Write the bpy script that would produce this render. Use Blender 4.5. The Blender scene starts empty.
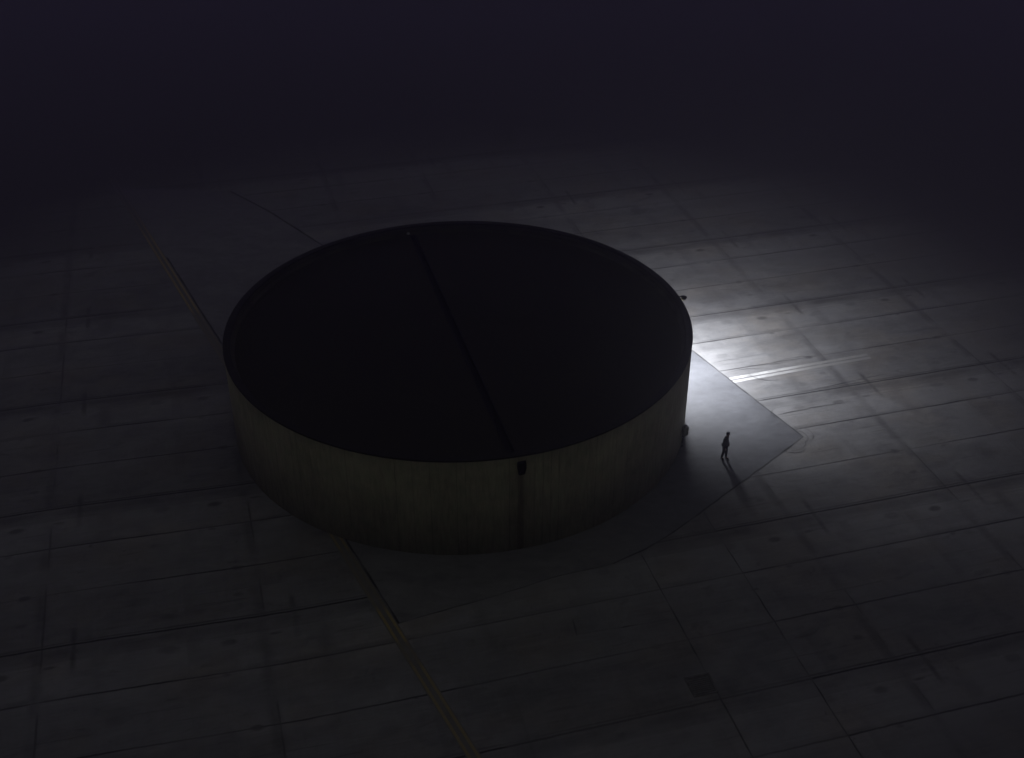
import bpy, bmesh, math, random
from mathutils import Vector, Matrix
random.seed(4)
R_ = math.radians
scene = bpy.context.scene
COL = scene.collection

# ------------------------------------------------------------------ measures
CAM_H = 39.0
PITCH = 33.03
F_PX = 1183.0
CX, CY, RAD, HT = -2.94, 57.0, 12.908, 5.784      # the round tank
GRID = math.atan2(.2677, .9635)                    # direction of the slab rows

# ------------------------------------------------------------------ helpers
def link(name, me, mat=None, parent=None, loc=(0, 0, 0)):
    o = bpy.data.objects.new(name, me)
    COL.objects.link(o)
    o.location = loc
    if mat: me.materials.append(mat)
    if parent: o.parent = parent
    return o

def from_bm(name, bm, mat=None, parent=None, loc=(0, 0, 0), smooth=False):
    bmesh.ops.recalc_face_normals(bm, faces=bm.faces[:])
    me = bpy.data.meshes.new(name)
    bm.to_mesh(me); bm.free()
    if smooth:
        for p in me.polygons: p.use_smooth = True
    return link(name, me, mat, parent, loc)

def empty(name, label, cat, loc=(0, 0, 0), rz=0.0):
    o = bpy.data.objects.new(name, None)
    COL.objects.link(o)
    o.location = loc; o.rotation_euler = (0, 0, rz)
    o.empty_display_size = .3
    o['label'] = label; o['category'] = cat
    return o

def structure(o, label=None):
    o['kind'] = 'structure'
    if label: o['label'] = label
    return o

class G:
    """small builder for node materials"""
    def __init__(s, name):
        s.m = bpy.data.materials.new(name); s.m.use_nodes = True
        s.t = s.m.node_tree; s.n = s.t.nodes; s.l = s.t.links
        s.bsdf = s.n['Principled BSDF']
    def put(s, sock, v):
        if v is None: return
        if isinstance(v, (int, float)): sock.default_value = v
        elif isinstance(v, tuple):
            sock.default_value = v if len(v) == len(sock.default_value) else v + (1,)
        else: s.l.new(v, sock)
    def math(s, op, a, b=None, c=None, clamp=False):
        n = s.n.new('ShaderNodeMath'); n.operation = op; n.use_clamp = clamp
        s.put(n.inputs[0], a); s.put(n.inputs[1], b); s.put(n.inputs[2], c)
        return n.outputs[0]
    def add(s, a, b): return s.math('ADD', a, b)
    def sub(s, a, b): return s.math('SUBTRACT', a, b)
    def mul(s, a, b): return s.math('MULTIPLY', a, b)
    def mx(s, a, b): return s.math('MAXIMUM', a, b)
    def mn(s, a, b): return s.math('MINIMUM', a, b)
    def ramp(s, v, a, b, lo=0.0, hi=1.0):
        n = s.n.new('ShaderNodeMapRange'); n.interpolation_type = 'SMOOTHSTEP'
        s.put(n.inputs['Value'], v)
        n.inputs['From Min'].default_value = a; n.inputs['From Max'].default_value = b
        n.inputs['To Min'].default_value = lo; n.inputs['To Max'].default_value = hi
        return n.outputs[0]
    def coords(s):
        n = s.n.new('ShaderNodeTexCoord'); return n.outputs['Object']
    def xyz(s, v):
        n = s.n.new('ShaderNodeSeparateXYZ'); s.put(n.inputs[0], v)
        return n.outputs
    def vec(s, x, y, z=0.0):
        n = s.n.new('ShaderNodeCombineXYZ')
        for i, v in enumerate((x, y, z)): s.put(n.inputs[i], v)
        return n.outputs[0]
    def scale(s, v, k):
        n = s.n.new('ShaderNodeVectorMath'); n.operation = 'MULTIPLY'
        s.put(n.inputs[0], v); n.inputs[1].default_value = k
        return n.outputs[0]
    def shift(s, v, k):
        n = s.n.new('ShaderNodeVectorMath'); n.operation = 'ADD'
        s.put(n.inputs[0], v); n.inputs[1].default_value = k
        return n.outputs[0]
    def noise(s, v, sc, detail=4, rough=.55, dist=0.0):
        n = s.n.new('ShaderNodeTexNoise'); s.put(n.inputs['Vector'], v)
        n.inputs['Scale'].default_value = sc; n.inputs['Detail'].default_value = detail
        n.inputs['Roughness'].default_value = rough; n.inputs['Distortion'].default_value = dist
        return n.outputs['Fac']
    def line(s, c, at, w, soft=.5):
        """1 on the line c = at, half width w, fading over soft*w"""
        d = s.math('ABSOLUTE', s.sub(c, at))
        return s.ramp(d, w * (1 - soft), w * (1 + soft), 1.0, 0.0)
    def mix(s, f, a, b):
        n = s.n.new('ShaderNodeMix'); n.data_type = 'RGBA'
        s.put(n.inputs[0], f); s.put(n.inputs[6], a); s.put(n.inputs[7], b)
        return n.outputs[2]
    def bump(s, h, strength=.3, dist=.02):
        n = s.n.new('ShaderNodeBump'); s.put(n.inputs['Height'], h)
        n.inputs['Strength'].default_value = strength; n.inputs['Distance'].default_value = dist
        s.l.new(n.outputs[0], s.bsdf.inputs['Normal'])
    def out(s, col, rough=.8, metal=0.0, spec=.5):
        s.put(s.bsdf.inputs['Base Color'], col); s.put(s.bsdf.inputs['Roughness'], rough)
        s.bsdf.inputs['Metallic'].default_value = metal
        s.bsdf.inputs['Specular IOR Level'].default_value = spec
        return s.m

def painted_haze(g, col):
    # the same painted light falloff and purple haze, for sheets modelled in world coordinates
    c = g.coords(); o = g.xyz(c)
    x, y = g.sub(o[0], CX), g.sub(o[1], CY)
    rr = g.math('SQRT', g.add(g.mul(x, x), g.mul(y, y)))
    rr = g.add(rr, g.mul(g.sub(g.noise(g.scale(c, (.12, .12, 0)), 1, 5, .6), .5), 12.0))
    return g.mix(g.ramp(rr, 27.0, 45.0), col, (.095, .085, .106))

def plain(name, col, rough=.7, metal=0.0, var=.25, sc=6.0, spec=.5):
    g = G(name); c = g.coords()
    n = g.noise(c, sc, 5)
    k = tuple(v * (1 - var) for v in col); k2 = tuple(v * (1 + var) for v in col)
    return g.out(g.mix(g.ramp(n, .3, .7), k, k2), rough, metal, spec)

# ------------------------------------------------------------------ pavement material
def pavement():
    g = G('worn concrete slabs')
    c = g.coords(); o = g.xyz(c); u, v = o[0], o[1]
    # wander of the hand-cast joints
    wob = g.mul(g.sub(g.noise(g.scale(c, (.25, .25, 0)), 1, 3), .5), .10)
    wob2 = g.mul(g.sub(g.noise(g.scale(c, (2.2, 2.2, 0)), 1, 2), .5), .07)
    vv = g.sub(g.add(g.add(v, wob), wob2), g.ramp(g.mul(u, -1.0), -3.0, 12.0, 0.0, .6))
    uu = g.add(g.add(u, wob), wob2)
    # slab pitch along the rows is a little wider on the west side of the yard
    west = g.math('LESS_THAN', u, 10.0)
    PU = 9.1
    a = g.mul(g.sub(uu, -8.8), PU / 9.8)
    b = g.mul(g.sub(uu, 36.65), PU / 9.05)
    us = g.add(g.mul(a, west), g.mul(b, g.sub(1.0, west)))
    tu = g.mul(g.math('FRACT', g.add(g.math('DIVIDE', us, PU), .5)), PU)      # slash joint at 4.55
    PV = 10.2
    tv = g.mul(g.math('FRACT', g.math('DIVIDE', g.sub(vv, 61.85 - 10.2 - 1.0), PV)), PV)  # wide joint at 1.0
    # middle bay between the yellow line and the east bay, south of the pad
    dy = g.math('MULTIPLY_ADD', v, .334, g.sub(u, 18.85))      # >0 east of the yellow line
    mid = g.mul(g.ramp(dy, -.2, .2), g.ramp(g.sub(22.2, u), -.05, .05))
    mid = g.mul(mid, g.ramp(v, 84, 85, 1, 0))
    nomid = g.sub(1.0, g.mul(mid, .75))
    # breaks along the joints
    brk = g.ramp(g.noise(g.shift(g.scale(c, (.13, .6, 0)), (3, 7, 0)), 1, 3), .30, .62, .35, 1.0)
    brk2 = g.ramp(g.noise(g.shift(g.scale(c, (.35, .35, 0)), (31, 17, 0)), 1, 3), .35, .62, .15, 1.0)
    # row joints (local v): wide one 1.0, thin ones 4.6 (55.25+..), 7.85
    dark = g.mul(g.line(tv, 1.0, .05), .88)
    dark = g.mx(dark, g.mul(g.mul(g.line(tv, 1.17, .045), .55), brk))
    dark = g.mx(dark, g.mul(g.mul(g.line(tv, .62, .26, .9), .38), brk2))
    dark = g.mx(dark, g.mul(g.mul(g.line(tv, 4.6, .045), .85), brk))
    dark = g.mx(dark, g.mul(g.mul(g.line(tv, 8.0, .05), .9), brk))
    dark = g.mx(dark, g.mul(g.mul(g.line(tv, 8.12, .14, .9), .3), brk2))
    # thin short scratches beside the rows
    for at, w, st, so in ((2.35, .03, .3, 11), (3.1, .025, .25, 5), (5.7, .04, .28, 23), (6.4, .025, .22, 41), (9.2, .03, .26, 57), (10.0, .03, .25, 77)):
        m = g.ramp(g.noise(g.shift(g.scale(c, (.17, .5, 0)), (so, so * .3, 0)), 1, 2), .54, .62)
        dark = g.mx(dark, g.mul(g.mul(g.line(tv, at, w), st), m))
    # faint pale edge along the wide joint
    pale = g.mul(g.mul(g.line(tv, .86, .05, .9), .5), brk2)
    # column joints: dark wheel smear and a slash across the wide row joint
    col1 = g.mul(g.mul(g.line(tu, 3.15, .22, .9), .36), brk2)
    col1 = g.mx(col1, g.mul(g.mul(g.line(tu, 3.30, .05), .5), g.ramp(g.noise(g.scale(c, (.6, .22, 0)), 1, 2), .42, .56)))
    inrow = g.mx(g.ramp(g.math('ABSOLUTE', g.sub(tv, .7)), 1.0, 1.8, 1.0, 0.0),
                 g.ramp(g.math('ABSOLUTE', g.sub(tv, 10.6)), .6, 1.4, 1.0, 0.0))
    col2 = g.mul(g.mul(g.line(tu, 4.55, .12, .9), g.math('MULTIPLY_ADD', brk2, .4, .15)), inrow)
    col3 = g.mul(g.mul(g.line(tu, 5.6, .3, .9), .28), g.mul(brk2, g.ramp(tv, 6.5, 8.5)))
    col4 = g.mul(g.mul(g.line(tu, .2, .35, .9), .14), brk2)
    cols = g.mul(g.mx(g.mx(col1, col2), g.mx(col3, col4)), nomid)
    dark = g.mx(g.mul(dark, g.sub(1.0, g.mul(mid, .45))), cols)
    # oil spots, the same in each bay of the casting pattern but broken up by noise
    nb = g.mul(g.sub(g.noise(g.scale(c, (1.6, 1.6, 0)), 1, 3), .5), .55)
    for (pu, pv, ru, rv, st) in ((1.72, 9.83, .34, .20, .62), (8.35, 9.95, .42, .26, .32), (3.65, 9.95, .28, .09, .5),
                                 (2.4, 4.6, .30, .17, .6), (1.5, 7.85, .18, .1, .45), (2.35, 2.7, .25, .14, .38),
                                 (4.58, .55, .22, .16, .5), (6.3, 6.2, .4, .25, .18), (7.3, 3.1, .55, .3, .2),
                                 (5.2, 9.3, .35, .2, .2), (.6, 1.9, .3, .2, .25)):
        du = g.math('DIVIDE', g.sub(tu, pu), ru); dv = g.math('DIVIDE', g.sub(tv, pv), rv)
        r = g.add(g.math('SQRT', g.add(g.mul(du, du), g.mul(dv, dv))), nb)
        dark = g.mx(dark, g.mul(g.ramp(r, .5, 1.35, st, 0.0), g.mul(g.math('MULTIPLY_ADD', brk2, .45, .55), nomid)))
    # chance stains, drips and drag marks that follow no pattern
    st1 = g.noise(g.shift(g.scale(c, (.45, .8, 0)), (13, 29, 0)), 1, 5, .62, .8)
    dark = g.mx(dark, g.ramp(st1, .60, .72, 0.0, .30))
    st2 = g.noise(g.shift(g.scale(c, (1.9, 2.6, 0)), (3, 61, 0)), 1, 2, .5, .3)
    dark = g.mx(dark, g.ramp(st2, .70, .78, 0.0, .42))
    st3 = g.noise(g.shift(g.scale(c, (.22, 3.2, 0)), (71, 5, 0)), 1, 3, .55, .2)
    dark = g.mx(dark, g.ramp(st3, .66, .74, 0.0, .28))
    # tone: slabs of differing batches, brushed along the rows
    cl = g.noise(g.shift(g.scale(c, (.10, .16, 0)), (9, 2, 0)), 1, 4, .6)
    cl2 = g.noise(g.scale(c, (.55, .9, 0)), 1, 5, .62, .6)
    brush = g.noise(g.scale(c, (.5, 9.0, 0)), 1, 3, .6)
    brushc = g.noise(g.scale(c, (6.0, .45, 0)), 1, 3, .6)
    fine = g.noise(g.scale(c, (14, 14, 0)), 1, 3, .7)
    # slab batch tone per row of slabs
    band = g.ramp(tv, 7.9, 8.3, 0.0, 1.0)
    batch = g.add(g.mul(g.ramp(g.math('ABSOLUTE', g.sub(tv, 9.0)), 1.0, 2.0, 1.0, 0.0), .15), g.mul(g.ramp(tv, 1.0, 1.3, 1.0, 0.0), -.02))
    batch = g.sub(batch, g.mul(g.ramp(g.math('ABSOLUTE', g.sub(tv, 2.6)), 1.4, 2.0, 1.0, 0.0), .08))
    tone = g.add(.80, batch)
    tone = g.add(tone, g.mul(g.sub(cl, .5), .55))
    tone = g.add(tone, g.mul(g.sub(cl2, .5), .75))
    tone = g.add(tone, g.mul(g.sub(brush, .5), .36))
    tone = g.add(tone, g.mul(g.sub(brushc, .5), .16))
    tone = g.add(tone, g.mul(g.sub(fine, .5), .14))
    tone = g.mul(tone, g.sub(1.0, g.mul(mid, .06)))
    tone = g.mul(tone, g.sub(1.0, g.mul(dark, .92)))
    tone = g.add(tone, g.mul(pale, .12))
    warm = g.ramp(g.noise(g.shift(g.scale(c, (.22, .3, 0)), (50, 4, 0)), 1, 3), .42, .7)
    base = g.mix(warm, GROUND_A, GROUND_B)
    n = g.n.new('ShaderNodeVectorMath'); n.operation = 'SCALE'
    g.put(n.inputs[0], base); g.put(n.inputs[3], tone)
    # light falloff and purple haze painted into the ground colour some 40 m from the tank
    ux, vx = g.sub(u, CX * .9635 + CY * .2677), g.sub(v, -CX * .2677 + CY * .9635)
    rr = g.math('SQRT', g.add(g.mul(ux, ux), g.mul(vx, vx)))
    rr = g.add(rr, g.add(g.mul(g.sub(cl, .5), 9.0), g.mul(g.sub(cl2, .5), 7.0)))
    haze_mask = g.ramp(rr, 27.0, 47.0)
    grd = g.mix(haze_mask, n.outputs[0], g.mix(cl2, (.082, .073, .092), (.108, .098, .120)))
    rough = g.add(g.add(.46, g.mul(cl2, .5)), g.mul(haze_mask, .3))
    g.bump(g.sub(g.mul(g.add(cl2, g.mul(fine, .3)), .3), dark), .35, .02)
    return g.out(grd, rough, 0, .3)

GROUND_A = (.27, .27, .278)
GROUND_B = (.275, .262, .252)

def pad_material(name, tint, tint2=None):
    g = G(name)
    c = g.coords()
    n1 = g.noise(g.scale(c, (.35, .6, 0)), 1, 5, .6, .8)
    n2 = g.noise(g.shift(g.scale(c, (1.3, 2.4, 0)), (8, 1, 0)), 1, 5, .6, .5)
    n3 = g.noise(g.scale(c, (12, 12, 0)), 1, 3)
    t = g.add(g.add(.78, g.mul(g.sub(n1, .5), .75)), g.add(g.mul(g.sub(n2, .5), .55), g.mul(g.sub(n3, .5), .12)))
    n = g.n.new('ShaderNodeVectorMath'); n.operation = 'SCALE'
    if tint2: g.put(n.inputs[0], g.mix(g.ramp(g.add(g.xyz(c)[0], g.mul(g.sub(n1, .5), 5.0)), 3.0, 10.0), tint2, tint))
    else: n.inputs[0].default_value = tint
    g.put(n.inputs[3], t)
    g.bump(n2, .15, .02)
    return g.out(painted_haze(g, n.outputs[0]), g.add(.5, g.mul(n1, .35)), 0, .3)

def groove_material(name, lo, hi):
    g = G(name)
    c = g.coords()
    n = g.noise(c, .7, 4)
    return g.out(g.mix(g.ramp(n, .35, .65), lo, hi), .9, 0, .2)

def paint_material(name, worn, fresh, base, lo, hi, k):
    g = G(name); c = g.coords()
    n = g.noise(g.scale(c, (1, .15, 1)), k, 4)
    f = g.noise(c, 7, 4, .7)
    m = g.mul(g.ramp(n, lo, hi), g.ramp(f, .25, .55, .45, 1.0))
    return g.out(g.mix(m, worn, fresh), .6, 0, .3)

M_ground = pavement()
M_pad = pad_material('smooth blue grey concrete', (.165, .170, .187), (.245, .245, .25))
M_apron = pad_material('smooth worn concrete', (.255, .255, .262))
M_groove = groove_material('filled joint', (.07, .07, .073), (.18, .18, .185))
M_joint = groove_material('dirt filled joint', (.04, .04, .042), (.11, .11, .115))

# ------------------------------------------------------------------ the setting
S = 700.0
bm = bmesh.new()
bmesh.ops.create_grid(bm, x_segments=8, y_segments=8, size=S)
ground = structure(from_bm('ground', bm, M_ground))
ground.rotation_euler = (0, 0, GRID)
ground.location = (0, 0, 0)

def uv2w(u, v):
    return Vector((u * .9635 - v * .2677, u * .2677 + v * .9635))

def line_x(y):                   # centre of the yellow double line
    return -26.7 + (78.8 - y) * .536
# smooth pad round the tank
pad_pts = [(16.37, 54.0), (8.2, 45.85), (6.6, 44.5), (4.9, 43.45), (2.31, 42.60), (-1.32, 41.0), (line_x(39.4) + .36, 39.4),
           (line_x(61.5) + .34, 61.5), (-13.0, 67.0), (-7.0, 72.2), (2.5, 71.0), (8.3, 67.6), (11.41, 63.1)]
bm = bmesh.new()
vs = [bm.verts.new((x, y, .004)) for x, y in pad_pts]
bm.faces.new(vs)
pad = structure(from_bm('concrete_pad', bm, M_pad))
bm = bmesh.new()
bm.faces.new([bm.verts.new((x, y, .004)) for x, y in ((line_x(61.5) + .34, 61.5), (-13.0, 67.0), (-7.0, 72.2), (-13.6, 77.6), (-18.7, 83.66), (-22.0, 87.5), (line_x(88) + .34, 88))])
structure(from_bm('smooth_apron', bm, M_apron))

def ribbon(bm, pts, w, z, taper=False, jit=0.0, rnd=random):
    P = [Vector((p[0], p[1])) for p in pts]
    # resample so the jitter shows
    Q = []
    for a, b in zip(P, P[1:]):
        n = max(1, int((b - a).length / .5)) if jit else 1
        for i in range(n): Q.append(a.lerp(b, i / n))
    Q.append(P[-1])
    prev = None; N = len(Q)
    for i, p in enumerate(Q):
        d = (Q[min(i + 1, N - 1)] - Q[max(i - 1, 0)]).normalized()
        nrm = Vector((-d.y, d.x))
        ww = w * (1 if not taper else max(.15, math.sin(math.pi * min(max(i / max(N - 1, 1), .04), .96))))
        ww *= 1 + (rnd.uniform(-.3, .3) if jit else 0)
        off = nrm * rnd.uniform(-jit, jit)
        a = bm.verts.new((*(p + nrm * ww / 2 + off), z)); b = bm.verts.new((*(p - nrm * ww / 2 + off), z))
        if prev: bm.faces.new((prev[0], prev[1], b, a))
        prev = (a, b)

# joint round the pad and the straight joints of the near bay
bm = bmesh.new()
ribbon(bm, pad_pts[:4], .09, .0085, jit=.02)
ribbon(bm, [pad_pts[0], pad_pts[-1], pad_pts[-2]], .10, .0085, jit=.02)
ribbon(bm, [(line_x(39.4) + .40, 39.4), (line_x(60) + .42, 60), (line_x(76) + .42, 76)], .10, .0085, jit=.02)
ribbon(bm, [(-22.5, 87.5), (-18.7, 83.66), (-13.6, 77.6)], .13, .0085, jit=.02)
structure(from_bm('pad_joint', bm, M_joint))
bm = bmesh.new()
ribbon(bm, pad_pts[3:7], .06, .0085, jit=.02)
structure(from_bm('pad_joint', bm, M_groove))
bm = bmesh.new()
ribbon(bm, [uv2w(17.95, 40.75), uv2w(17.9, 12)], .07, .0045, jit=.02)
ribbon(bm, [uv2w(22.2, 43.0), uv2w(22.2, 12)], .07, .0045, jit=.02)
ribbon(bm, [uv2w(13.2, 36.5), uv2w(17.9, 36.25)], .07, .0045, taper=True, jit=.02)
ribbon(bm, [uv2w(13.3, 37.45), uv2w(13.15, 36.3)], .08, .0045, taper=True, jit=.02)
ribbon(bm, [uv2w(13.3, 37.45), uv2w(14.2, 37.4)], .08, .0045, taper=True, jit=.02)
ribbon(bm, [uv2w(16.0, 36.95), uv2w(17.9, 36.75)], .07, .0045, taper=True, jit=.02)
structure(from_bm('slab_joint', bm, M_groove))

# hairline cracks round the painted line and the pad corner
def arc(cu, cv, ru, rv, a0, a1, n=14):
    return [uv2w(cu + ru * math.cos(R_(a0 + (a1 - a0) * i / n)), cv + rv * math.sin(R_(a0 + (a1 - a0) * i / n))) for i in range(n + 1)]
bm = bmesh.new()
for p, w in ((arc(31.6, 54.5, 1.5, 1.1, 170, 285), .06), (arc(29.8, 54.6, 1.3, .45, 20, 150), .05),
             (arc(33.6, 55.1, 1.6, .35, 30, 165), .06), (arc(32.6, 55.6, 2.4, .5, 200, 300), .04),
             (arc(29.4, 55.9, 1.3, .4, 30, 150), .035),
             (arc(29.75, 47.75, .75, .65, -110, 85), .06), (arc(29.3, 47.35, .85, .7, -80, 35), .05),
             (arc(29.3, 46.9, .7, .5, 190, 330), .045), (arc(29.9, 47.9, 1.0, .8, -60, 50), .035),
             (arc(29.9, 51.2, 1.0, .5, 60, 190), .05), (arc(30.3, 50.1, .8, .6, 110, 230), .04),
             (arc(12.4, 60.5, .1, .1, 0, 10), .02)):
    ribbon(bm, p, w, .0125, taper=True, jit=.015)
ribbon(bm, [uv2w(29.5, 50.0), uv2w(32, 50.15), uv2w(34.9, 50.1)], .08, .0125, taper=True, jit=.02)
ribbon(bm, [uv2w(32.0, 51.8), uv2w(35, 52.0), uv2w(38.5, 52.3)], .09, .0045, taper=True, jit=.02)
structure(from_bm('pavement_cracks', bm, M_groove))

# yellow double line on its darker bed
g = G('darkened strip')
M_bed = g.out(painted_haze(g, g.mix(g.noise(g.coords(), 1.4, 5), (.14, .135, .12), (.23, .22, .20))), .85, 0, .3)
g = G('worn yellow paint'); c = g.coords(); yy = g.xyz(c)[1]
seg = g.mul(g.ramp(yy, 67.5, 68.6), g.ramp(yy, 74, 86, 1.0, .25))
for a_, b_, k_ in ((44.2, 46.3, .7), (38.0, 40.6, .9), (28.0, 37.2, .55)):
    seg = g.mx(seg, g.mul(g.mul(g.ramp(yy, a_, a_ + .6), g.ramp(yy, b_ - .6, b_, 1.0, 0.0)), k_))
seg = g.mul(seg, g.ramp(g.noise(c, 4, 4, .7), .25, .55, .5, 1.0))
M_yel = g.out(painted_haze(g, g.mix(seg, (.20, .18, .135), (.36, .28, .11))), .6, 0, .3)
g = G('worn white paint'); c = g.coords()
wm_ = g.mul(g.ramp(g.noise(g.scale(c, (1.2, 1.2, 1)), 1, 4), .30, .60, .35, 1.0), g.ramp(g.noise(c, 8, 4, .7), .3, .55, .5, 1.0))
wm_ = g.mul(wm_, g.ramp(g.xyz(c)[0], 15.4, 19.0, 1.0, .05))
M_whi = g.out(g.mix(wm_, (.275, .273, .272), (.62, .62, .63)), .6, 0, .3)
Y0, Y1 = 90, 12
bm = bmesh.new(); ribbon(bm, [(line_x(Y0), Y0), (line_x(60), 60), (line_x(Y1), Y1)], .58, .008)
structure(from_bm('line_bed', bm, M_bed))
nd = Vector((.882, .471))
bm = bmesh.new()
for s in (-.17, .17):
    ribbon(bm, [(line_x(Y0) + nd.x * s, Y0 + nd.y * s), (line_x(60) + nd.x * s, 60 + nd.y * s), (line_x(Y1) + nd.x * s, Y1 + nd.y * s)], .13, .013)
structure(from_bm('yellow_line', bm, M_yel))
bm = bmesh.new()
for s in (-.19, .17):
    ribbon(bm, [uv2w(28.75, 54.12 + s), uv2w(33, 54.25 + s), uv2w(38.2, 54.38 + s)], .24, .0045)
structure(from_bm('white_line', bm, M_whi))

# small sunken cover plate in the near bay
M_plate = plain('rusted cover plate', (.12, .118, .115), .7, .3, .3, 5)
t = empty('drain_cover', 'dark square drain cover set in the pavement on a slab joint, nearest the camera', 'drain cover', (*uv2w(17.45, 32.2), 0), GRID)
bm = bmesh.new()
for i in range(9):
    y = -.42 + i * .105
    r = bmesh.ops.create_cube(bm, size=1, matrix=Matrix.Translation((0, y, .008)) @ Matrix.Diagonal((.9, .055, .016, 1)))
from_bm('grate', bm, M_plate, t)
bm = bmesh.new()
for x, y, sx, sy in ((0, .52, 1.16, .1), (0, -.52, 1.16, .1), (.53, 0, .1, .94), (-.53, 0, .1, .94)):
    bmesh.ops.create_cube(bm, size=1, matrix=Matrix.Translation((x, y, .010)) @ Matrix.Diagonal((sx, sy, .02, 1)))
from_bm('frame', bm, M_plate, t)

# ------------------------------------------------------------------ round tank
def wall_material():
    g = G('board marked concrete wall')
    c = g.coords(); o = g.xyz(c)
    ang = g.math('ARCTAN2', o[1], o[0])
    arcl = g.mul(ang, RAD)
    z = o[2]
    p = g.vec(arcl, g.mul(z, .12), 0)
    s1 = g.noise(p, 6.5, 3, .7)
    s2 = g.noise(g.shift(p, (40, 3, 0)), 1.6, 3, .6)
    cl = g.noise(g.vec(arcl, z, 0), .28, 5, .6)
    cl2 = g.noise(g.vec(arcl, z, 4), 1.5, 5, .65)
    seam = g.math('ABSOLUTE', g.sub(g.math('FRACT', g.math('DIVIDE', arcl, .42)), .5))
    sn = g.noise(g.vec(g.math('FLOOR', g.math('DIVIDE', arcl, .42)), 0, 0), 3.7, 0)
    seam = g.mul(g.ramp(seam, .0, .09, 1.0, 0.0), g.ramp(sn, .45, .6))
    t = g.add(.92, g.mul(g.sub(s1, .5), .9))
    t = g.add(t, g.mul(g.sub(s2, .5), .3))
    t = g.add(t, g.mul(g.sub(cl, .5), .9))
    t = g.add(t, g.mul(g.sub(cl2, .5), .35))
    t = g.sub(t, g.mul(seam, .28))
    # wet stain under each outlet
    a0 = R_(-74.8) * RAD
    wob = g.mul(g.sub(g.noise(g.vec(0, z, 0), 1.4, 2), .5), .16)
    d = g.math('ABSOLUTE', g.add(g.sub(arcl, a0), wob))
    st = g.ramp(d, .05, .28, .42, 0.0)
    st = g.mx(st, g.ramp(d, .2, .9, .16, 0.0))
    t = g.mul(t, g.sub(1.0, g.mul(st, g.ramp(z, HT - .9, HT - 1.4))))
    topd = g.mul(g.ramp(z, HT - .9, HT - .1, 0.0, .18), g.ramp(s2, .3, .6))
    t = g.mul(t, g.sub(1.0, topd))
    base = g.mix(g.ramp(cl2, .35, .65), (.33, .335, .22), (.355, .325, .225))
    base = g.mix(st, base, (.22, .16, .11))
    n = g.n.new('ShaderNodeVectorMath'); n.operation = 'SCALE'
    g.put(n.inputs[0], base); g.put(n.inputs[3], t)
    g.bump(g.add(s1, g.mul(seam, -1.0)), .4, .02)
    return g.out(n.outputs[0], .9, 0, .2)

def roof_material():
    g = G('black roofing felt')
    c = g.coords(); o = g.xyz(c)
    n1 = g.noise(c, .25, 5, .6, .5); n2 = g.noise(c, 2.2, 5, .65); n3 = g.noise(c, 18, 2)
    r = g.math('SQRT', g.add(g.mul(o[0], o[0]), g.mul(o[1], o[1])))
    lap = g.math('ABSOLUTE', g.sub(g.math('FRACT', g.math('DIVIDE', g.add(o[0], g.mul(o[1], .27)), 1.04)), .5))
    lap = g.ramp(lap, 0.0, .03, 1.0, 0.0)
    t = g.add(g.add(.9, g.mul(g.sub(n1, .5), .7)), g.add(g.mul(g.sub(n2, .5), .45), g.mul(g.sub(n3, .5), .2)))
    t = g.sub(t, g.mul(lap, .12))
    t = g.add(t, g.ramp(r, 11.6, 12.3, 0.0, .25))
    n = g.n.new('ShaderNodeVectorMath'); n.operation = 'SCALE'
    n.inputs[0].default_value = ROOF; g.put(n.inputs[3], t)
    return g.out(n.outputs[0], .9, 0, .15)
ROOF = (.026, .025, .012)
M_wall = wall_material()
M_roof = roof_material()
M_cop = plain('dark weathered coping', (.018, .018, .013), .9, 0, .3, 1.2, .2)
M_par = plain('tarred parapet upstand', (.045, .045, .027), .95, 0, .3, 1.0, .15)
M_black = plain('black tarred metal', (.010, .010, .011), .8, 0, .3, 5, .2)
M_steel = plain('dull galvanised steel', (.32, .33, .32), .6, .2, .3, 5)

tank = empty('round_tank', 'huge low round concrete tank with a flat black roof on the smooth pad', 'tank', (CX, CY, 0))
SEG = 144
def ring(name, mat, prof, closed=False, seg=SEG, parent=tank, smooth=True):
    bm = bmesh.new(); rows = []
    for i in range(seg):
        a = 2 * math.pi * i / seg
        rows.append([bm.verts.new((r * math.cos(a), r * math.sin(a), z)) for r, z in prof])
    m = len(prof)
    for i in range(seg):
        A, B = rows[i], rows[(i + 1) % seg]
        for j in range(m if closed else m - 1):
            k = (j + 1) % m
            bm.faces.new((A[j], B[j], B[k], A[k]))
    o = from_bm(name, bm, mat, parent)
    if smooth:
        for p in o.data.polygons: p.use_smooth = abs(p.normal.z) < .3
        for e in o.data.edges: pass
    return o
RI = 12.52
ROOFZ = HT - .52
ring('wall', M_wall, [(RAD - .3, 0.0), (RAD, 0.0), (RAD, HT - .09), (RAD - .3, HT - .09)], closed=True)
ring('coping', M_cop, [(RI, HT - .087), (RAD + .012, HT - .087), (RAD + .012, HT - .015), (RAD - .005, HT), (RI + .02, HT), (RI, HT - .015)], closed=True)
ring('parapet', M_par, [(RI + .004, HT - .095), (RI + .004, ROOFZ - .02), (RAD - .302, ROOFZ - .02), (RAD - .302, HT - .095)], closed=True)
ring('cant_strip', M_par, [(RI + .002, ROOFZ + .16), (RI - .18, ROOFZ + .004), (RI + .002, ROOFZ + .004)], closed=True)

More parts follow.
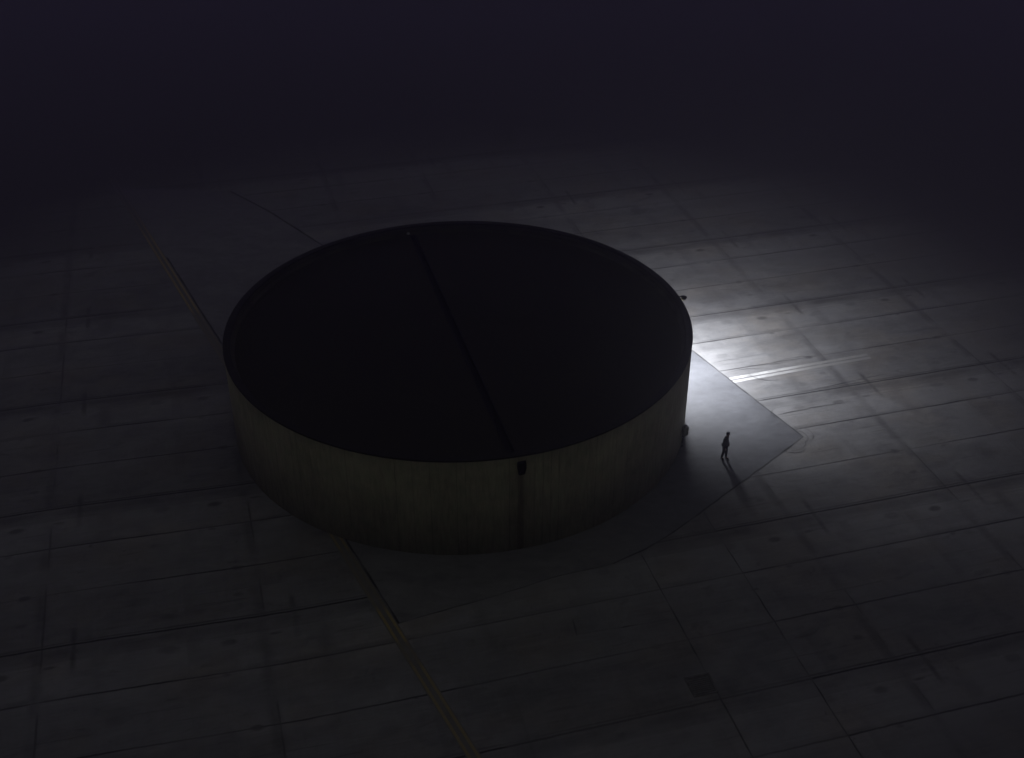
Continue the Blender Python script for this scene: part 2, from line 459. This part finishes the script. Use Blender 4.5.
# roof deck: two half discs with the open channel between them
GA = R_(-74.8)
gd = Vector((math.cos(GA), math.sin(GA))); gn = Vector((-gd.y, gd.x))
HW = .175; OFF = -.22
bm = bmesh.new()
for s in (-1, 1):
    n = 72; pts = []
    al = math.asin((HW + s * OFF) / RI)
    for i in range(n + 1):
        a = al + (math.pi - 2 * al) * i / n
        p = gd * (RI * math.cos(a)) + gn * (s * RI * math.sin(a))
        pts.append(bm.verts.new((p.x, p.y, ROOFZ)))
    # rises slightly away from the channel: add a ridge fan
    ce = gn * (s * HW + OFF); e = bm.verts.new((ce.x, ce.y, ROOFZ))
    for i in range(n): bm.faces.new((e, pts[i], pts[i + 1]))
roof = from_bm('roof', bm, M_roof, tank)
bm = bmesh.new()
L = RI - .05
def gp(a, b, z): q = gd * a + gn * (b + OFF); return bm.verts.new((q.x, q.y, z))
P = [[gp(a, b, z) for b, z in ((-HW - .002, ROOFZ - .003), (-HW, ROOFZ - .32), (HW, ROOFZ - .32), (HW + .002, ROOFZ - .003))] for a in (-L, L)]
for j in range(3): bm.faces.new((P[0][j], P[0][j + 1], P[1][j + 1], P[1][j]))
bm.faces.new(P[0]); bm.faces.new(P[1])
for s in (-1, 1):       # low kerbs along the channel
    q = [[gp(a, s * b, z) for b, z in ((HW - .01, ROOFZ - .01), (HW - .01, ROOFZ + .035), (HW + .05, ROOFZ + .035), (HW + .05, ROOFZ - .01))] for a in (-L + .1, L - .1)]
    for j in range(4): bm.faces.new((q[0][j], q[0][(j + 1) % 4], q[1][(j + 1) % 4], q[1][j]))
    bm.faces.new(q[0]); bm.faces.new(q[1])
from_bm('gutter', bm, M_black, tank)

# outlets through the wall at both ends of the channel: open chute, tapering down
for s in (1, -1):
    c = gd * (s * RAD)
    bm = bmesh.new()
    sect = [(-.20, 0), (.20, .03), (.22, -.35), (.14, -.70), (-.14, -.72), (-.21, -.3)]
    out = []
    for d in (-.10, .13):
        out.append([bm.verts.new((*(gd * (s * d) + gn * x), z)) for x, z in sect])
    m = len(sect)
    for j in range(m): bm.faces.new((out[0][j], out[0][(j + 1) % m], out[1][(j + 1) % m], out[1][j]))
    bm.faces.new(out[0])
    # inner lip, recessed mouth
    inner = [bm.verts.new((*(gd * (s * .13) + gn * (x * .82)), -.36 + (z + .36) * .86)) for x, z in sect]
    deep = [bm.verts.new((*(gd * (s * .02) + gn * (x * .78)), -.36 + (z + .36) * .8)) for x, z in sect]
    for j in range(m):
        bm.faces.new((out[1][j], out[1][(j + 1) % m], inner[(j + 1) % m], inner[j]))
        bm.faces.new((inner[j], inner[(j + 1) % m], deep[(j + 1) % m], deep[j]))
    bm.faces.new(deep)
    o = from_bm('scupper', bm, M_black, tank, (c.x, c.y, HT - .36))
# small pale dome added for the spot of light showing through the far scupper
bm = bmesh.new()
q = gd * (-RI + .10) + gn * (OFF - .27)
bmesh.ops.create_uvsphere(bm, u_segments=14, v_segments=8, radius=.11)
for v in bm.verts: v.co.z = max(v.co.z, 0) * 1.1
from_bm('light_spot', bm, plain('pale light spot', (.45, .45, .45), .5, 0, .15, 5), tank, (q.x, q.y, ROOFZ + .09), True)

# ------------------------------------------------------------------ tube helper
def tube(bm, pts, rad, seg=12, cap=True):
    P = [Vector(p) for p in pts]; prev = None; first = None
    for i, p in enumerate(P):
        d = (P[min(i + 1, len(P) - 1)] - P[max(i - 1, 0)]).normalized()
        ref = Vector((0, 1, 0)) if abs(d.y) < .9 else Vector((1, 0, 0))
        a = d.cross(ref).normalized(); b = d.cross(a)
        r = rad[i] if isinstance(rad, (list, tuple)) else rad
        vs = [bm.verts.new(p + a * r * math.cos(2 * math.pi * k / seg) + b * r * math.sin(2 * math.pi * k / seg)) for k in range(seg)]
        if prev:
            for k in range(seg): bm.faces.new((prev[k], prev[(k + 1) % seg], vs[(k + 1) % seg], vs[k]))
        else: first = vs
        prev = vs
    if cap: bm.faces.new(first); bm.faces.new(prev)

# ------------------------------------------------------------------ wall lamp at the rim
LA = R_(LAMP_ANG) if 'LAMP_ANG' in globals() else R_(18.0)
lb = Vector((CX + math.cos(LA) * RAD, CY + math.sin(LA) * RAD))
lamp = empty('wall_lamp', 'black hooded lamp on an arm from the tank wall above the bright pavement', 'lamp', (lb.x, lb.y, HT - 1.05), LA)
M_lampm = plain('black enamelled steel', (.012, .012, .013), .5, 0, .2, 9)
bm = bmesh.new()
bmesh.ops.create_cube(bm, size=1, matrix=Matrix.Translation((.03, 0, 0)) @ Matrix.Diagonal((.05, .24, .34, 1)))
bmesh.ops.bevel(bm, geom=bm.edges[:], offset=.008, segments=2, affect='EDGES')
from_bm('mounting_plate', bm, M_lampm, lamp)
bm = bmesh.new()
tube(bm, [(.04, 0, .02), (.20, 0, .10), (.40, 0, .20), (.58, 0, .28), (.70, 0, .31), (.80, 0, .30)], .035)
from_bm('arm', bm, M_lampm, lamp, smooth=True)
# hood: shell of revolution tilted outwards
hood = Matrix.Translation((.82, 0, .22)) @ Matrix.Rotation(R_(-28), 4, 'Y')
bm = bmesh.new()
prof = [(.035, .10), (.07, .09), (.12, .04), (.17, -.03), (.20, -.10), (.185, -.10), (.155, -.03), (.105, .03), (.05, .07)]
rows = []
for i in range(24):
    a = 2 * math.pi * i / 24
    rows.append([bm.verts.new(hood @ Vector((r * math.cos(a), r * math.sin(a), z))) for r, z in prof])
for i in range(24):
    A, B = rows[i], rows[(i + 1) % 24]
    for j in range(len(prof) - 1): bm.faces.new((A[j], B[j], B[j + 1], A[j + 1]))
bm.faces.new([r[0] for r in rows]); bm.faces.new([r[-1] for r in rows])
from_bm('lamp_shade', bm, M_lampm, lamp, smooth=True)
g = G('lit lamp glass')
g.bsdf.inputs['Emission Color'].default_value = (.93, .95, 1, 1); g.bsdf.inputs['Emission Strength'].default_value = 30
M_glass = g.out((.8, .8, .8), .3)
bm = bmesh.new()
bmesh.ops.create_cone(bm, cap_ends=True, segments=20, radius1=.13, radius2=.13, depth=.02, matrix=hood @ Matrix.Translation((0, 0, -.035)))
from_bm('lens', bm, M_glass, lamp)
# the light the lamp gives
ld = bpy.data.lights.new('lamp_light', 'SPOT')
ld.energy = 6500; ld.color = (.93, .95, 1.0); ld.shadow_soft_size = .45
ld.spot_size = R_(180); ld.spot_blend = .55
lo = bpy.data.objects.new('lamp_light', ld); COL.objects.link(lo)
hp = lamp_pos = Vector((lb.x + math.cos(LA) * .88, lb.y + math.sin(LA) * .88, HT - 1.05 + .08))
lo.location = hp
AIM = Vector((hp.x + 1.9, hp.y + 1.5, 0))
lo.rotation_euler = (AIM - hp).to_track_quat('-Z', 'Y').to_euler()

# ------------------------------------------------------------------ switch box low on the wall
BA = R_(-17.5)
bb = Vector((CX + math.cos(BA) * RAD, CY + math.sin(BA) * RAD))
box = empty('junction_box', 'small grey rounded junction box on the tank wall near the ground, with a pipe below', 'junction box', (bb.x, bb.y, 0), BA)
bm = bmesh.new()
bmesh.ops.create_cube(bm, size=1, matrix=Matrix.Translation((.17, 0, 1.12)) @ Matrix.Diagonal((.32, .46, .62, 1)))
bmesh.ops.bevel(bm, geom=bm.edges[:], offset=.09, segments=4, affect='EDGES')
from_bm('housing', bm, M_steel, box, smooth=True)
bm = bmesh.new()
bmesh.ops.create_cube(bm, size=1, matrix=Matrix.Translation((.345, 0, 1.12)) @ Matrix.Diagonal((.03, .30, .44, 1)))
bmesh.ops.bevel(bm, geom=bm.edges[:], offset=.012, segments=2, affect='EDGES')
from_bm('lid', bm, M_steel, box)
bm = bmesh.new()
tube(bm, [(.09, 0, .84), (.09, 0, .45), (.09, 0, .02)], .055)
from_bm('conduit', bm, M_black, box, smooth=True)
for z in (.65, .22):
    bm = bmesh.new()
    bmesh.ops.create_cube(bm, size=1, matrix=Matrix.Translation((.05, 0, z)) @ Matrix.Diagonal((.12, .20, .04, 1)))
    from_bm('clamp', bm, M_steel, box)

# ------------------------------------------------------------------ the person
M_skin = plain('skin', (.30, .19, .14), .6, 0, .1, 20)
M_coat = plain('black jacket cloth', (.014, .014, .016), .95, 0, .2, 25, .15)
M_trou = plain('black trouser cloth', (.012, .012, .014), .95, 0, .2, 25, .15)
M_hair = plain('dark hair', (.010, .009, .008), .8, 0, .2, 40, .2)
M_shoe = plain('black shoe leather', (.012, .011, .011), .5, 0, .2, 25)

def skin(name, verts, edges, radii, root, mat, parent, sub=2):
    me = bpy.data.meshes.new(name + '_net'); me.from_pydata([Vector(v) for v in verts], edges, [])
    o = bpy.data.objects.new(name + '_net', me); COL.objects.link(o)
    md = o.modifiers.new('Skin', 'SKIN'); md.use_smooth_shade = True
    for i, r in enumerate(radii):
        sv = me.skin_vertices[0].data[i]
        sv.radius = r if isinstance(r, tuple) else (r, r); sv.use_root = (i == root)
    s = o.modifiers.new('Sub', 'SUBSURF'); s.levels = sub; s.render_levels = sub
    dg = bpy.context.evaluated_depsgraph_get(); dg.update()
    m2 = bpy.data.meshes.new_from_object(o.evaluated_get(dg)); m2.name = name
    m2.materials.clear()
    bpy.data.objects.remove(o)
    for p in m2.polygons: p.use_smooth = True
    return link(name, m2, mat, parent)

# local frame: +x forward, +y left; mid-step, left foot forward, head turned and looking down a little
PX, PY = 11.60, 51.98
man = empty('person', 'person in dark clothes walking alone across the lit pavement beside the tank', 'person', (PX, PY, 0), R_(-34))
man.scale = (1.02, 1.02, 1.02)
J = dict(pel=(0, 0, .96), bel=(.02, 0, 1.10), che=(.03, 0, 1.30), nk=(.05, 0, 1.49), hd0=(.09, 0, 1.58), hd1=(.105, 0, 1.67), hd2=(.10, 0, 1.73),
         ls=(.02, .19, 1.42), le=(-.03, .25, 1.14), lw=(.10, .24, .90), rs=(.02, -.19, 1.42), re=(.02, -.255, 1.13), rw=(.12, -.23, .89),
         lh=(.02, .10, .93), lk=(.07, .085, .50), la=(.08, .085, .09), lt=(.27, .10, .035),
         rh=(-.01, -.10, .93), rk=(-.01, -.085, .50), ra=(-.10, -.085, .09), rt=(.08, -.10, .03))
names = list(J)
def body(name, js, ed, rad, root, mat, parent, sub=2):
    idx = {n: i for i, n in enumerate(js)}
    return skin(name, [J[n] for n in js], [(idx[a], idx[b]) for a, b in ed], rad, idx[root], mat, parent, sub)
# continuous body from head to ankles
bd = body('body', names,
     [('pel', 'bel'), ('bel', 'che'), ('che', 'nk'), ('nk', 'hd0'), ('hd0', 'hd1'), ('hd1', 'hd2'),
      ('che', 'ls'), ('ls', 'le'), ('le', 'lw'), ('che', 'rs'), ('rs', 're'), ('re', 'rw'),
      ('pel', 'lh'), ('lh', 'lk'), ('lk', 'la'), ('la', 'lt'), ('pel', 'rh'), ('rh', 'rk'), ('rk', 'ra'), ('ra', 'rt')],
     [(.12, .10), (.125, .10), (.15, .105), .052, (.062, .075), (.082, .09), (.07, .075),
      .055, .040, .028, .055, .040, .028, .080, .055, .038, .03, .080, .055, .038, .03], 'pel', M_skin, man)
jk = ['bel', 'che', 'nk', 'ls', 'le', 'lw', 'rs', 're', 'rw', 'pel']
body('jacket', jk, [('pel', 'bel'), ('bel', 'che'), ('che', 'nk'), ('che', 'ls'), ('ls', 'le'), ('le', 'lw'), ('che', 'rs'), ('rs', 're'), ('re', 'rw')],
     [(.165, .135), (.185, .14), .075, .082, .062, .048, .082, .062, .048, (.17, .145)], 'bel', M_coat, man)
tr = ['pel', 'lh', 'lk', 'la', 'rh', 'rk', 'ra']
body('trousers', tr, [('pel', 'lh'), ('lh', 'lk'), ('lk', 'la'), ('pel', 'rh'), ('rh', 'rk'), ('rk', 'ra')],
     [(.15, .125), .105, .080, .062, .105, .080, .062], 'pel', M_trou, man)
for ank, toe in (('la', 'lt'), ('ra', 'rt')):
    a, b = Vector(J[ank]), Vector(J[toe])
    heel = Vector((a.x - .06, a.y, .045)); mid = Vector((a.x + .06, a.y, .05)); tip = Vector((b.x - .02, b.y, .035))
    skin('shoe', [a - Vector((0, 0, .01)), heel, mid, tip], [(0, 2), (1, 2), (2, 3)], [.05, .045, .05, .042], 2, M_shoe, man)
# face: nose, ears, brow; hair cap
hc = Vector((.105, 0, 1.665))
bm = bmesh.new()
bmesh.ops.create_uvsphere(bm, u_segments=20, v_segments=14, radius=1)
for v in bm.verts:
    x, y, z = v.co
    k = 1.0 + .04 * math.sin(9 * y) * math.sin(7 * z + 2 * x)
    v.co = Vector((x * .108 * k - .014, y * .092 * k, z * .122 * k + .016))
for v in [v for v in bm.verts if v.co.x > .045 and v.co.z < .06]: bm.verts.remove(v)
for v in [v for v in bm.verts if v.co.z < -.045]: bm.verts.remove(v)
h = from_bm('hair', bm, M_hair, man, hc, True)
h.modifiers.new('Solid', 'SOLIDIFY').thickness = .012
bm = bmesh.new()
bmesh.ops.create_cone(bm, cap_ends=True, segments=8, radius1=.018, radius2=.006, depth=.045, matrix=Matrix.Translation((.093, 0, -.005)) @ Matrix.Rotation(R_(-20), 4, 'Y'))
from_bm('nose', bm, M_skin, man, hc, True)
for s in (-1, 1):
    bm = bmesh.new()
    bmesh.ops.create_uvsphere(bm, u_segments=10, v_segments=8, radius=1, matrix=Matrix.Translation((-.005, s * .088, -.01)) @ Matrix.Diagonal((.020, .010, .032, 1)))
    from_bm('ear', bm, M_skin, man, hc, True)
# hands with a palm, four fingers and a thumb, slightly curled
for s, wr in ((1, 'lw'), (-1, 'rw')):
    w = Vector(J[wr]); dn = Vector((.10, 0, -1)).normalized()
    V = [w, w + dn * .05, w + dn * .095]; E = [(0, 1), (1, 2)]; Rr = [.026, (.036, .018), (.038, .016)]
    for i, ln in enumerate((.070, .080, .075, .058)):
        bx = (1.5 - i) * .019
        b0 = w + dn * .098 + Vector((bx, 0, 0)); b1 = b0 + dn * ln * .5 + Vector((0, -s * .006, 0)); b2 = b0 + dn * ln + Vector((0, -s * .022, 0))
        k = len(V); V += [b0, b1, b2]; E += [(2, k), (k, k + 1), (k + 1, k + 2)]; Rr += [.009, .0085, .007]
    k = len(V); V += [w + dn * .045 + Vector((.035, 0, 0)), w + dn * .075 + Vector((.052, -s * .01, 0)), w + dn * .105 + Vector((.055, -s * .016, 0))]
    E += [(1, k), (k, k + 1), (k + 1, k + 2)]; Rr += [.012, .010, .008]
    skin('hand', V, E, Rr, 1, M_skin, man, 1)

# ------------------------------------------------------------------ night haze
bm = bmesh.new()
bmesh.ops.create_cube(bm, size=1, matrix=Matrix.Translation((0, 0, 20.0)) @ Matrix.Diagonal((2060, 2060, 42, 1)))
hm = bpy.data.materials.new('night haze'); hm.use_nodes = True
nt = hm.node_tree; nt.nodes.clear()
om = nt.nodes.new('ShaderNodeOutputMaterial'); pv = nt.nodes.new('ShaderNodeVolumePrincipled')
pv.inputs['Color'].default_value = (.52, .50, .60, 1)
pv.inputs['Density'].default_value = .0038
pv.inputs['Anisotropy'].default_value = .84
nt.links.new(pv.outputs[0], om.inputs['Volume'])
hz = from_bm('haze', bm, hm); hz['kind'] = 'stuff'; hz['label'] = 'thin purple night haze over the whole yard'

# ------------------------------------------------------------------ world: moonless night sky, violet towards the horizon
SKY = (.044, .047, .037); GLOW = (.40, .30, .72)
w = bpy.data.worlds.new('World'); scene.world = w; w.use_nodes = True
wt = w.node_tree; bg = wt.nodes['Background']
tc = wt.nodes.new('ShaderNodeTexCoord'); sp = wt.nodes.new('ShaderNodeSeparateXYZ')
wt.links.new(tc.outputs['Generated'], sp.inputs[0])
def wm(op, x, y=None, clamp=False):
    n = wt.nodes.new('ShaderNodeMath'); n.operation = op; n.use_clamp = clamp
    for i, v in enumerate((x, y)):
        if v is None: continue
        if isinstance(v, (int, float)): n.inputs[i].default_value = v
        else: wt.links.new(v, n.inputs[i])
    return n.outputs[0]
# glow added to light the far haze, low over the northern horizon (+y), on an even dark sky
low = wm('POWER', wm('SUBTRACT', 1.0, wm('ABSOLUTE', sp.outputs[2]), True), 3.0)
north = wm('MULTIPLY_ADD', sp.outputs[1], .5); north.node.inputs[2].default_value = .5
fac = wm('MULTIPLY', low, wm('POWER', north, 1.5), True)
cr = wt.nodes.new('ShaderNodeMix'); cr.data_type = 'RGBA'
wt.links.new(fac, cr.inputs[0])
cr.inputs[6].default_value = SKY + (1,); cr.inputs[7].default_value = GLOW + (1,)
wt.links.new(cr.outputs[2], bg.inputs['Color'])
bg.inputs['Strength'].default_value = 1.0

# ------------------------------------------------------------------ camera
cd = bpy.data.cameras.new('Camera'); cam = bpy.data.objects.new('Camera', cd); COL.objects.link(cam)
cam.location = (0, 0, CAM_H); cam.rotation_euler = (R_(90 - PITCH), 0, 0)
cd.sensor_width = 36; cd.lens = F_PX / 1024 * 36; cd.clip_end = 5000
scene.camera = cam
scene.render.resolution_x = 1024; scene.render.resolution_y = 758
vs_ = scene.view_settings
vs_.view_transform = 'Standard'; vs_.look = 'None'; vs_.exposure = 0; vs_.gamma = 1
scene.cycles.max_bounces = 4; scene.cycles.volume_bounces = 1
scene.cycles.use_denoising = True
